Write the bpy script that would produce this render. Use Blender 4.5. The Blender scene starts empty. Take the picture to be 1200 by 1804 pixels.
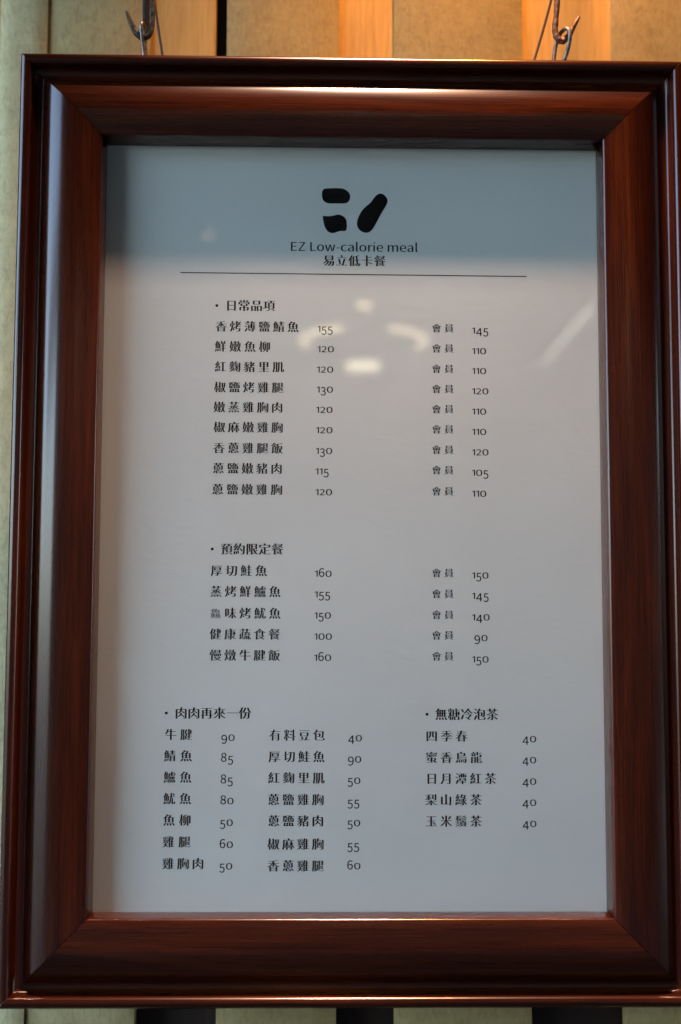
import bpy, bmesh, math, random
import numpy as np
from mathutils import Vector, Matrix
# Framed menu hanging on a plank wall. All lengths in metres unless noted.
# scene constants
EXPOSURE = 4.1
PAPER0, PAPER1 = (.655, .69, .68), (.715, .75, .74)
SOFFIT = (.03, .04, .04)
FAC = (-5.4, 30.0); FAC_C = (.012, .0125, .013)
LAMP = .36
TUBE_A, TUBE_B = (.731, -2.60, .82), (.724, -3.31, .82)
SPOT, SPOT_T, SPOT_W, SPOT_DEG = (.15, -.10, 1.0), (.15, .08, .39), 2.5, 82
DOWN, DOWN_W, DOWN_DEG = (.04, -.25, 1.41), 21.5, 43
CEIL = 1.75
BULB = (-0.333, -2.90, 1.103)
random.seed(4)
for _b in (bpy.data.objects, bpy.data.meshes, bpy.data.materials): 
    for _x in list(_b): _b.remove(_x)
scene = bpy.context.scene
COL = scene.collection

# ------------------------------------------------------------------ camera
cam = bpy.data.cameras.new('camera')
cam_o = bpy.data.objects.new('camera', cam); COL.objects.link(cam_o)
cam_o.location = (-0.03634, -1.18126, -0.10852)
cam_o.rotation_euler = (1.667724, -0.003065, -0.023066)
cam.sensor_fit = 'VERTICAL'; cam.sensor_height = 36; cam.lens = 49.9
cam.clip_start = 0.02; cam.clip_end = 300
cam.dof.use_dof = True; cam.dof.focus_distance = 1.19; cam.dof.aperture_fstop = 3.2
scene.camera = cam_o

# ------------------------------------------------------------------ sky, sun, exposure
SUN_EL, SUN_AZ = 40.0, 200.0      # the sun stands high behind the wall the frame hangs on
world = bpy.data.worlds.new('World'); scene.world = world; world.use_nodes = True
nt = world.node_tree; bg = nt.nodes['Background']
sky = nt.nodes.new('ShaderNodeTexSky'); sky.sky_type = 'NISHITA'; sky.sun_disc = False
sky.sun_elevation = math.radians(SUN_EL); sky.sun_rotation = math.radians(20)
sky.dust_density = 3.0; sky.ozone_density = 0.4
nt.links.new(sky.outputs[0], bg.inputs[0]); bg.inputs[1].default_value = 0.15
sun = bpy.data.lights.new('sun', 'SUN'); sun.energy = 1.0; sun.angle = math.radians(12); sun.color = (1, .93, .82)
sun_o = bpy.data.objects.new('sun', sun); COL.objects.link(sun_o)
az, el = math.radians(20), math.radians(SUN_EL)
to_sun = Vector((math.sin(az)*math.cos(el), math.cos(az)*math.cos(el), math.sin(el)))
sun_o.rotation_euler = to_sun.to_track_quat('Z', 'Y').to_euler()
vs = scene.view_settings
vs.view_transform = 'Standard'; vs.look = 'None'; vs.gamma = 1; vs.exposure = EXPOSURE; vs.use_curve_mapping = False

# ------------------------------------------------------------------ helpers
def link(name, me, m=None, parent=None, label=None, cat=None, group=None, kind=None, loc=None):
    o = bpy.data.objects.new(name, me); COL.objects.link(o)
    if m: me.materials.append(m)
    if parent: o.parent = parent
    if label: o['label'] = label
    if cat: o['category'] = cat
    if group: o['group'] = group
    if kind: o['kind'] = kind
    if loc: o.location = loc
    return o
def thing(name, label, cat, loc=(0, 0, 0), group=None, kind=None):
    o = link(name, None, label=label, cat=cat, group=group, kind=kind, loc=loc)
    o.empty_display_size = .05
    return o
def bm_mesh(bm, name, smooth=False):
    me = bpy.data.meshes.new(name); bm.to_mesh(me); bm.free()
    if smooth:
        for p in me.polygons: p.use_smooth = True
    return me
def box_mesh(name, x0, x1, y0, y1, z0, z1, bev=0.0, seg=2):
    bm = bmesh.new(); bmesh.ops.create_cube(bm, size=1)
    for v in bm.verts:
        v.co = Vector(((x0+x1)/2+v.co.x*(x1-x0), (y0+y1)/2+v.co.y*(y1-y0), (z0+z1)/2+v.co.z*(z1-z0)))
    if bev: bmesh.ops.bevel(bm, geom=bm.edges[:], offset=bev, segments=seg, affect='EDGES', profile=.5)
    return bm_mesh(bm, name)
def tube_mesh(name, pts, rad, n=14, cap=True, jitter=0):
    """round bar along a Catmull-Rom path; rad is a number or one per point"""
    P = [Vector(p) for p in pts]; R = rad if isinstance(rad, (list, tuple)) else [rad]*len(P)
    Q, S = [], []
    for i in range(len(P)-1):
        a = P[i-1] if i else P[0]*2-P[1]; b, c = P[i], P[i+1]; d = P[i+2] if i+2 < len(P) else P[-1]*2-P[-2]
        for k in range(6):
            t = k/6
            Q.append(.5*((2*b)+(c-a)*t+(2*a-5*b+4*c-d)*t*t+(3*b-a-3*c+d)*t**3)); S.append(R[i]*(1-t)+R[i+1]*t)
    Q.append(P[-1]); S.append(R[-1])
    bm = bmesh.new(); rings = []
    u = None
    for i, q in enumerate(Q):
        T = (Q[min(i+1, len(Q)-1)]-Q[max(i-1, 0)]).normalized()
        if u is None: u = T.orthogonal().normalized()
        u = (u-T*u.dot(T)).normalized(); w = T.cross(u)
        r = S[i]*(1+random.uniform(-jitter, jitter))
        rings.append([bm.verts.new(q+r*(math.cos(2*math.pi*k/n)*u+math.sin(2*math.pi*k/n)*w)) for k in range(n)])
    for a, b in zip(rings, rings[1:]):
        for k in range(n): bm.faces.new((a[k], a[(k+1) % n], b[(k+1) % n], b[k]))
    if cap: bm.faces.new(rings[0][::-1]); bm.faces.new(rings[-1])
    return bm_mesh(bm, name, True)

# ------------------------------------------------------------------ materials
def mat(name, color=(.5, .5, .5), rough=.5, metal=0, coat=0, spec=.5, emit=None, estr=0):
    m = bpy.data.materials.new(name); m.use_nodes = True
    b = m.node_tree.nodes['Principled BSDF']
    b.inputs['Base Color'].default_value = (*color, 1); b.inputs['Roughness'].default_value = rough
    b.inputs['Metallic'].default_value = metal; b.inputs['Coat Weight'].default_value = coat
    b.inputs['Specular IOR Level'].default_value = spec
    if emit: b.inputs['Emission Color'].default_value = (*emit, 1); b.inputs['Emission Strength'].default_value = estr
    return m
class NT:
    def __init__(s, m): s.t = m.node_tree; s.b = s.t.nodes['Principled BSDF']
    def n(s, typ, **kw):
        x = s.t.nodes.new(typ)
        for k, v in kw.items():
            if k in x.inputs: x.inputs[k].default_value = v
            else: setattr(x, k, v)
        return x
    def l(s, a, b): s.t.links.new(a, b)
    def coords(s, scale=(1, 1, 1), loc=(0, 0, 0)):
        tc = s.n('ShaderNodeTexCoord'); mp = s.n('ShaderNodeMapping'); mp.inputs['Scale'].default_value = scale; mp.inputs['Location'].default_value = loc
        s.l(tc.outputs['Object'], mp.inputs['Vector']); return mp.outputs[0]
    def noise(s, vec, scale, detail=4, rough=.55, dist=0):
        x = s.n('ShaderNodeTexNoise'); x.inputs['Scale'].default_value = scale; x.inputs['Detail'].default_value = detail
        x.inputs['Roughness'].default_value = rough; x.inputs['Distortion'].default_value = dist; s.l(vec, x.inputs['Vector']); return x.outputs['Fac']
    def ramp(s, fac, stops):
        x = s.n('ShaderNodeValToRGB'); e = x.color_ramp.elements
        while len(e) < len(stops): e.new(.5)
        for q, (p, c) in zip(e, stops): q.position = p; q.color = (*c, 1) if len(c) == 3 else c
        s.l(fac, x.inputs[0]); return x.outputs[0]
    def mix(s, a, b, fac, mode='MIX'):
        x = s.n('ShaderNodeMix', data_type='RGBA', blend_type=mode)
        for v, i in ((fac, 0), (a, 6), (b, 7)):
            if isinstance(v, (int, float)): x.inputs[i].default_value = v
            elif isinstance(v, tuple): x.inputs[i].default_value = (*v, 1)
            else: s.l(v, x.inputs[i])
        return x.outputs[2]
    def bump(s, h, strength, dist, prev=None):
        x = s.n('ShaderNodeBump'); x.inputs['Strength'].default_value = strength; x.inputs['Distance'].default_value = dist
        s.l(h, x.inputs['Height'])
        if prev: s.l(prev, x.inputs['Normal'])
        s.l(x.outputs[0], s.b.inputs['Normal']); return x.outputs[0]

def wood_material(seed):
    m = mat('mahogany', rough=.5, coat=.85, spec=.05); q = NT(m)
    q.b.inputs['Coat Roughness'].default_value = .19
    v = q.coords((3, 46, 46), (seed*3.1, seed*1.7, seed))
    broad = q.noise(v, 1.0, 3, .5, .6)
    v2 = q.coords((12, 800, 800), (seed*5.3, 0, seed*2))
    fine = q.noise(v2, 1.0, 5, .62, .3)
    v3 = q.coords((34, 1700, 1700), (seed, 2, 0))
    pores = q.noise(v3, 1.0, 2, .6)
    c = q.ramp(broad, [(.28, (.017, .0026, .0006)), (.52, (.033, .0056, .0010)), (.78, (.068, .0130, .0020))])
    f = q.ramp(fine, [(.30, (.42, .36, .32)), (.52, (.95, .94, .93)), (.70, (1.45, 1.5, 1.5))])
    c = q.mix(c, f, .8, 'MULTIPLY')
    p = q.ramp(pores, [(.33, (.35, .3, .3)), (.44, (1, 1, 1))])
    c = q.mix(c, p, .65, 'MULTIPLY')
    q.l(c, q.b.inputs['Base Color'])
    dust = q.noise(q.coords((7, 60, 60), (0, seed, 3)), 1, 4)
    rr = q.ramp(dust, [(.35, (.23,)*3), (.7, (.36,)*3)])
    q.l(rr, q.b.inputs['Roughness'])
    n1 = q.bump(fine, .10, .0006); q.bump(pores, .12, .0003, n1)
    return m
def plank_material(seed, tint):
    m = mat('painted_plank', rough=.8, spec=.3); q = NT(m)
    v = q.coords((1, 1, 1), (seed*2.3, 0, seed))
    a = q.noise(v, 9, 5, .6); b = q.noise(v, 130, 6, .7)
    tc = q.coords((1, 1, .35), (seed, seed, 0)); mp = q.noise(tc, 190, 4, .72, 1.4)
    c = q.ramp(a, [(.32, tuple(x*.84 for x in tint)), (.55, tint), (.75, tuple(min(1, x*1.15) for x in tint))])
    c = q.mix(c, q.ramp(b, [(.32, (.80, .78, .74)), (.5, (.98, .97, .95)), (.68, (1.06, 1.06, 1.06))]), .7, 'MULTIPLY')
    c = q.mix(c, q.ramp(mp, [(.36, (.66, .62, .56)), (.52, (1, 1, 1))]), .55, 'MULTIPLY')
    q.l(c, q.b.inputs['Base Color'])
    n1 = q.bump(b, .55, .0016); q.bump(mp, .35, .0008, n1)
    return m
def board_material(name, c0, c1, rough=.6):
    m = mat(name, rough=rough); q = NT(m)
    v = q.coords((22, 22, 2.2)); a = q.noise(v, 1.2, 5, .6, .7); b = q.noise(q.coords((300, 300, 22)), 1, 4, .6)
    c = q.ramp(a, [(.3, c0), (.7, c1)]); c = q.mix(c, q.ramp(b, [(.3, (.75, .72, .7)), (.6, (1.05, 1.05, 1.05))]), .7, 'MULTIPLY')
    q.l(c, q.b.inputs['Base Color']); q.bump(b, .3, .0006)
    return m
def metal_material(name, c0, c1, rough=.4, metal=.9, bump=.4):
    m = mat(name, rough=rough, metal=metal); q = NT(m)
    a = q.noise(q.coords(), 240, 5, .65)
    q.l(q.ramp(a, [(.38, c0), (.62, c1)]), q.b.inputs['Base Color'])
    q.l(q.ramp(a, [(.4, (rough+.3,)*3), (.65, (rough,)*3)]), q.b.inputs['Roughness'])
    q.bump(a, bump, .0008); return m
def paper_material():
    m = mat('menu_paper', rough=.62, spec=.35); q = NT(m)
    v = q.coords()
    big = q.noise(v, 5, 4, .5)
    creases = q.noise(q.coords((1, 1, 2.1), (3, 0, 1)), 24, 7, .62, 1.7)
    fine = q.noise(v, 700, 3, .6)
    c = q.ramp(big, [(.3, PAPER0), (.7, PAPER1)])
    c = q.mix(c, q.ramp(fine, [(.3, (.955, .955, .955)), (.7, (1.02, 1.02, 1.02))]), .8, 'MULTIPLY')
    vo = q.n('ShaderNodeTexVoronoi'); vo.inputs['Scale'].default_value = 16; q.l(v, vo.inputs['Vector'])
    sp = q.ramp(vo.outputs['Distance'], [(.012, (.35, .33, .32)), (.022, (1, 1, 1))])
    c = q.mix(c, sp, .6, 'MULTIPLY')
    q.l(c, q.b.inputs['Base Color'])
    n1 = q.bump(creases, .12, .002); q.bump(fine, .12, .0003, n1)
    return m
def glass_material():
    m = bpy.data.materials.new('picture_glass'); m.use_nodes = True; t = m.node_tree
    t.nodes.remove(t.nodes['Principled BSDF']); out = t.nodes['Material Output']
    tr = t.nodes.new('ShaderNodeBsdfTransparent'); tr.inputs[0].default_value = (.97, .98, .975, 1)
    gl = t.nodes.new('ShaderNodeBsdfGlossy'); gl.inputs['Roughness'].default_value = .012
    fr = t.nodes.new('ShaderNodeFresnel'); fr.inputs['IOR'].default_value = 1.5      # one pane face; two faces are built
    geo = t.nodes.new('ShaderNodeNewGeometry'); io = t.nodes.new('ShaderNodeMix')      # the same outside-air index on both sides of each thin face
    io.inputs[2].default_value = 1.5; io.inputs[3].default_value = 1/1.5
    t.links.new(geo.outputs['Backfacing'], io.inputs[0]); t.links.new(io.outputs[0], fr.inputs['IOR'])
    mx = t.nodes.new('ShaderNodeMixShader')
    t.links.new(fr.outputs[0], mx.inputs[0]); t.links.new(tr.outputs[0], mx.inputs[1]); t.links.new(gl.outputs[0], mx.inputs[2])
    t.links.new(mx.outputs[0], out.inputs['Surface'])
    return m

INK = mat('black_ink', (.007, .0065, .007), .75, spec=.08)
INK_GREY = mat('worn_ink', (.022, .021, .021), .75, spec=.08)
M_SILVER = metal_material('steel_ring', (.08, .075, .07), (.25, .235, .22), .3, 1, .25)
M_RUST = metal_material('rusty_steel', (.05, .022, .012), (.17, .10, .07), .42, .75, .7)
M_GREY = metal_material('weathered_steel', (.015, .011, .008), (.065, .062, .052), .42, .75, .6)
M_WIRE = mat('dark_wire', (.012, .010, .009), .5, 0)
M_CORD = mat('black_strap', (.008, .007, .007), .8)
M_BLACKMETAL = mat('black_metal', (.02, .02, .02), .4, .3)

# ------------------------------------------------------------------ the wall behind
WALL_Y = .105
wall = thing('plank_wall', 'wall of broad pale olive vertical planks with narrow recesses, behind the hanging menu frame', 'wall', (0, WALL_Y, -1.6))
PL = [(-.760, -.610), (-.560, -.362), (-.327, -.2835), (-.2825, -.1875), (-.1155, -.0095), (.0425, .164), (.2485, .369), (.435, .57), (.63, .80)]
def bowed_plank(a, b, y0, y1, h, n=22):
    bm = bmesh.new(); front = []
    for k in range(n+1):
        s = -1+2*k/n; s = math.copysign(abs(s)**.7, s)
        front.append(((a+b)/2+s*(b-a)/2, y0+.0048*abs(s)**3.2))
    ring = front+[(b, y1), (a, y1)]
    lo = [bm.verts.new((x, y, 0)) for x, y in ring]; hi = [bm.verts.new((x, y, h)) for x, y in ring]
    m = len(ring)
    for k in range(m): bm.faces.new((lo[k], lo[(k+1) % m], hi[(k+1) % m], hi[k]))
    bm.faces.new(lo[::-1]); bm.faces.new(hi)
    me = bm_mesh(bm, 'plank', True); me.set_sharp_from_angle(angle=math.radians(45)); return me
for i, (a, b) in enumerate(PL):
    dy = -.004 if i == 2 else 0
    me = bowed_plank(a, b, dy, .022, 3.34)
    tint = {2: (.68, .62, .36), 3: (.47, .40, .20)}.get(i, (.39, .325, .15))
    link('plank', me, plank_material(i+1.3, tint), wall)
M_UP = board_material('ochre_board', (.55, .34, .10), (.68, .45, .155), .6)
M_LOW = board_material('gap_darkness', (.012, .005, .003), (.024, .010, .006), .55)  # near-black colour stands in for the darkness deep in the gaps
for a, b in ((-.9, -.1262), (-.110, .9)):          # a narrow dark slot stays open between the ochre boards
    link('upper_board', box_mesh('upper_board', a, b, .0085, .03, 1.75, 3.34, .001), M_UP, wall, label='ochre board showing in the lit recesses')
link('gap_dark_board', box_mesh('gap_dark_board', -.9, .9, .034, .044, 0, 3.34), M_LOW, wall, label='near-black brown board standing in for the darkness behind the recesses')

# ------------------------------------------------------------------ the picture frame
W2, H2 = .210, .6427148/2
PROFILE = [(-6, -6), (0, -5.5), (0, 0), (.3, 5), (.7, 11), (1.1, 16.0), (1.6, 18.2), (2.6, 19.2), (4.2, 19.7), (8, 20.7), (13, 21.7), (18, 22.6), (23, 23.1), (28, 23.0), (33, 22.3),
           (37, 21.2), (41, 19.6), (44, 17.9), (46.4, 16.1), (48.2, 14.4), (49.3, 12.8), (50.4, 11.5), (52.2, 10.8), (54.2, 10.8), (56.2, 11.5), (57.8, 13.0), (58.8, 15.4), (59.3, 18.2),
           (60.0, 20.8), (61.4, 22.6), (63.4, 23.4), (65.6, 23.2), (67.5, 22.0), (68.4, 20.0), (68.6, 16), (68.6, -24), (8, -24), (8, -10), (-6, -10)]
frame = thing('picture_frame', 'dark glossy mahogany frame with moulded mitred rails holding a printed menu, hung by two hooks', 'picture frame', (0, 0, 0))
def catmull(P, k=3):
    out = []
    for i in range(len(P)-1):
        a = P[max(i-1, 0)]; b = P[i]; c = P[i+1]; d = P[min(i+2, len(P)-1)]
        smooth = 2 < i < 34
        for j in range(k if smooth else 1):
            t = j/k
            f = lambda n: .5*((2*b[n])+(c[n]-a[n])*t+(2*a[n]-5*b[n]+4*c[n]-d[n])*t*t+(3*b[n]-a[n]-3*c[n]+d[n])*t**3)
            out.append((f(0), f(1)) if smooth else b)
    out.append(P[-1]); return out
PROF = [(u*1.03 if u > 0 else u, w) for u, w in catmull(PROFILE)]
def rail(half_len, half_w, rot, seed):
    """a rail in its own axes: length along x, outward along z, front towards -y; ends cut at 45 degrees"""
    bm = bmesh.new(); N = 40; cols = []
    for k in range(N+1):
        s = -1+2*k/N; col = []
        for (u, w) in PROF:
            L = half_len+u/1000-.00035
            wob = .00009*math.sin(seed*3+s*5.1+u*.05)
            col.append(bm.verts.new((s*L, -w/1000+wob*(0 if abs(s) == 1 else 1), half_w+u/1000)))
        cols.append(col)
    n = len(PROF)
    for a, b in zip(cols, cols[1:]):
        for i in range(n):
            j = (i+1) % n
            bm.faces.new((a[i], b[i], b[j], a[j]))
    bm.faces.new(cols[0]); bm.faces.new(cols[-1][::-1])
    bmesh.ops.recalc_face_normals(bm, faces=bm.faces[:])
    me = bm_mesh(bm, 'rail', True)
    me.set_sharp_from_angle(angle=math.radians(50))
    o = link('rail', me, wood_material(seed), frame); o.rotation_euler = (0, rot, 0)
    return o
rail(W2, H2, 0, 1.0); rail(W2, H2, math.pi, 2.4)
rail(H2, W2, math.pi/2, 3.7); rail(H2, W2, -math.pi/2, 5.2)
# glass pane: two faces with 2 mm between them
link('glass', box_mesh('glass', -W2-.004, W2+.004, .0006, .0026, -H2-.004, H2+.004), glass_material(), frame)
link('backing_board', box_mesh('backing_board', -W2-.0055, W2+.0055, .0048, .0095, -H2-.0055, H2+.0055), mat('hardboard', (.16, .10, .05), .8), frame)

# menu text: words, kind, left mm, right mm, middle mm ; prices: figures, left mm, baseline mm
CJK = [('日常品項', 'h', -107.3, -65.9, 182.6), ('•', 'b', -116.2, -113.7, 182.3), ('預約限定餐', 'h', -109.3, -57.2, -24.7), ('•', 'b', -117.6, -115.2, -24.9), ('肉肉再來一份', 'h', -145.2, -83.0, -160.6), ('•', 'b', -153.9, -151.4, -160.7), ('無糖冷泡茶', 'h', 69.9, 121.9, -161.2), ('•', 'b', 61.6, 64.1, -161.3), ('香烤薄鹽鯖魚', 'd', -115.7, -45.5, 164.5), ('鮮嫩魚柳', 'd', -116.0, -69.5, 147.2), ('紅麴豬里肌', 'd', -115.8, -57.8, 129.8), ('椒鹽烤雞腿', 'd', -116.1, -58.2, 112.2), ('嫩蒸雞胸肉', 'd', -116.4, -58.5, 95.2), ('椒麻嫩雞胸', 'd', -116.2, -58.4, 78.1), ('香蔥雞腿飯', 'd', -116.4, -58.3, 60.4), ('蔥鹽嫩豬肉', 'd', -116.7, -58.6, 43.2), ('蔥鹽嫩雞胸', 'd', -117.0, -58.5, 25.4), ('厚切鮭魚', 'd', -117.1, -70.8, -42.8), ('蒸烤鮮鱸魚', 'd', -117.4, -59.3, -60.2), ('鱻味烤魷魚', 'd', -117.2, -59.2, -78.2), ('健康蔬食餐', 'd', -117.4, -59.5, -95.6), ('慢燉牛腱飯', 'd', -117.2, -59.4, -113.0), ('牛腱', 'd', -153.3, -131.4, -178.2), ('鯖魚', 'd', -153.8, -131.2, -195.6), ('鱸魚', 'd', -153.7, -131.4, -212.9), ('魷魚', 'd', -153.7, -131.4, -230.3), ('魚柳', 'd', -153.7, -131.4, -247.6), ('雞腿', 'd', -153.9, -131.6, -265.1), ('雞胸肉', 'd', -153.9, -120.4, -282.6), ('有料豆包', 'd', -67.4, -22.0, -178.6), ('厚切鮭魚', 'd', -67.8, -22.0, -196.1), ('紅麴里肌', 'd', -68.1, -22.1, -213.4), ('蔥鹽雞胸', 'd', -68.2, -22.6, -231.0), ('蔥鹽豬肉', 'd', -68.0, -22.6, -248.2), ('椒麻雞胸', 'd', -68.1, -22.5, -266.9), ('香蔥雞腿', 'd', -68.1, -22.4, -284.4), ('四季春', 'd', 62.1, 96.0, -179.1), ('蜜香烏龍', 'd', 61.9, 108.1, -196.6), ('日月潭紅茶', 'd', 62.0, 119.8, -213.8), ('梨山綠茶', 'd', 61.5, 107.7, -231.1), ('玉米鬚茶', 'd', 61.5, 107.6, -248.4), ('會員', 'm', 68.2, 86.3, 164.4), ('會員', 'm', 68.1, 86.2, 146.9), ('會員', 'm', 68.0, 86.1, 129.3), ('會員', 'm', 68.0, 86.1, 112.0), ('會員', 'm', 67.9, 86.0, 94.7), ('會員', 'm', 67.9, 85.9, 77.4), ('會員', 'm', 67.8, 85.8, 60.0), ('會員', 'm', 67.8, 85.7, 42.7), ('會員', 'm', 67.7, 85.6, 24.8), ('會員', 'm', 67.5, 85.3, -44.0), ('會員', 'm', 67.4, 85.2, -61.5), ('會員', 'm', 67.4, 85.2, -79.0), ('會員', 'm', 67.3, 85.1, -96.0), ('會員', 'm', 67.3, 85.0, -113.4), ('易立低卡餐', 't', -24.6, 28.3, 222.4)]
NUM = [('155', -29.4, 160.3), ('120', -29.3, 142.8), ('120', -29.8, 125.3), ('130', -29.8, 108.1), ('120', -30.2, 90.8), ('120', -30.2, 73.4), ('130', -30.3, 55.7), ('115', -30.5, 38.4), ('120', -30.4, 20.8), ('160', -30.7, -47.7), ('155', -30.7, -65.0), ('150', -30.8, -82.5), ('100', -30.8, -100.0), ('160', -30.9, -117.5), ('145', 102.2, 159.9), ('110', 102.1, 142.2), ('110', 102.0, 125.0), ('120', 101.9, 107.6), ('110', 101.8, 90.2), ('110', 101.7, 72.8), ('120', 101.6, 55.4), ('105', 101.5, 38.0), ('110', 101.4, 20.2), ('150', 101.0, -48.6), ('145', 100.9, -65.7), ('140', 100.8, -83.6), ('90', 102.6, -100.8), ('150', 100.6, -118.5), ('90', -107.1, -183.3), ('85', -107.3, -200.3), ('85', -107.4, -217.9), ('80', -107.4, -234.8), ('50', -107.4, -252.3), ('60', -107.5, -270.1), ('50', -107.5, -287.4), ('40', -2.5, -183.6), ('90', -2.6, -200.9), ('50', -2.8, -218.2), ('55', -2.8, -235.8), ('50', -2.9, -252.6), ('55', -2.9, -270.9), ('60', -3.0, -287.3), ('40', 142.0, -184.1), ('40', 141.8, -201.3), ('40', 141.7, -218.8), ('40', 141.5, -236.0), ('40', 141.5, -253.2)]
LOGO = [[(-26.0, 282.5), (-24.2, 285.1), (-20.0, 285.7), (-10.2, 285.8), (-5.4, 284.3), (-2.3, 280.9), (-1.9, 277.2), (-3.5, 274.0), (-6.5, 272.5), (-15.0, 272.3), (-20.5, 272.4), (-24.2, 274.1), (-26.0, 277.5)], [(-25.1, 261.3), (-22.9, 261.2), (-19.9, 261.2), (-16.2, 261.7), (-12.0, 262.7), (-8.3, 261.5), (-5.3, 258.4), (-4.7, 254.7), (-4.8, 250.4), (-6.2, 248.3), (-10.1, 248.2), (-13.1, 247.3), (-16.2, 246.3), (-19.8, 247.0), (-22.5, 249.6), (-24.1, 253.3), (-25.0, 257.6)], [(23.9, 281.5), (26.9, 280.6), (29.7, 277.5), (30.2, 274.4), (28.8, 270.6), (25.1, 264.4), (21.5, 257.5), (18.4, 251.8), (15.4, 248.1), (11.8, 246.8), (7.5, 248.2), (4.5, 251.7), (4.0, 256.0), (5.4, 261.0), (8.1, 266.1), (11.7, 270.1), (15.4, 273.2), (18.4, 277.4), (21.2, 280.5)]]
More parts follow.
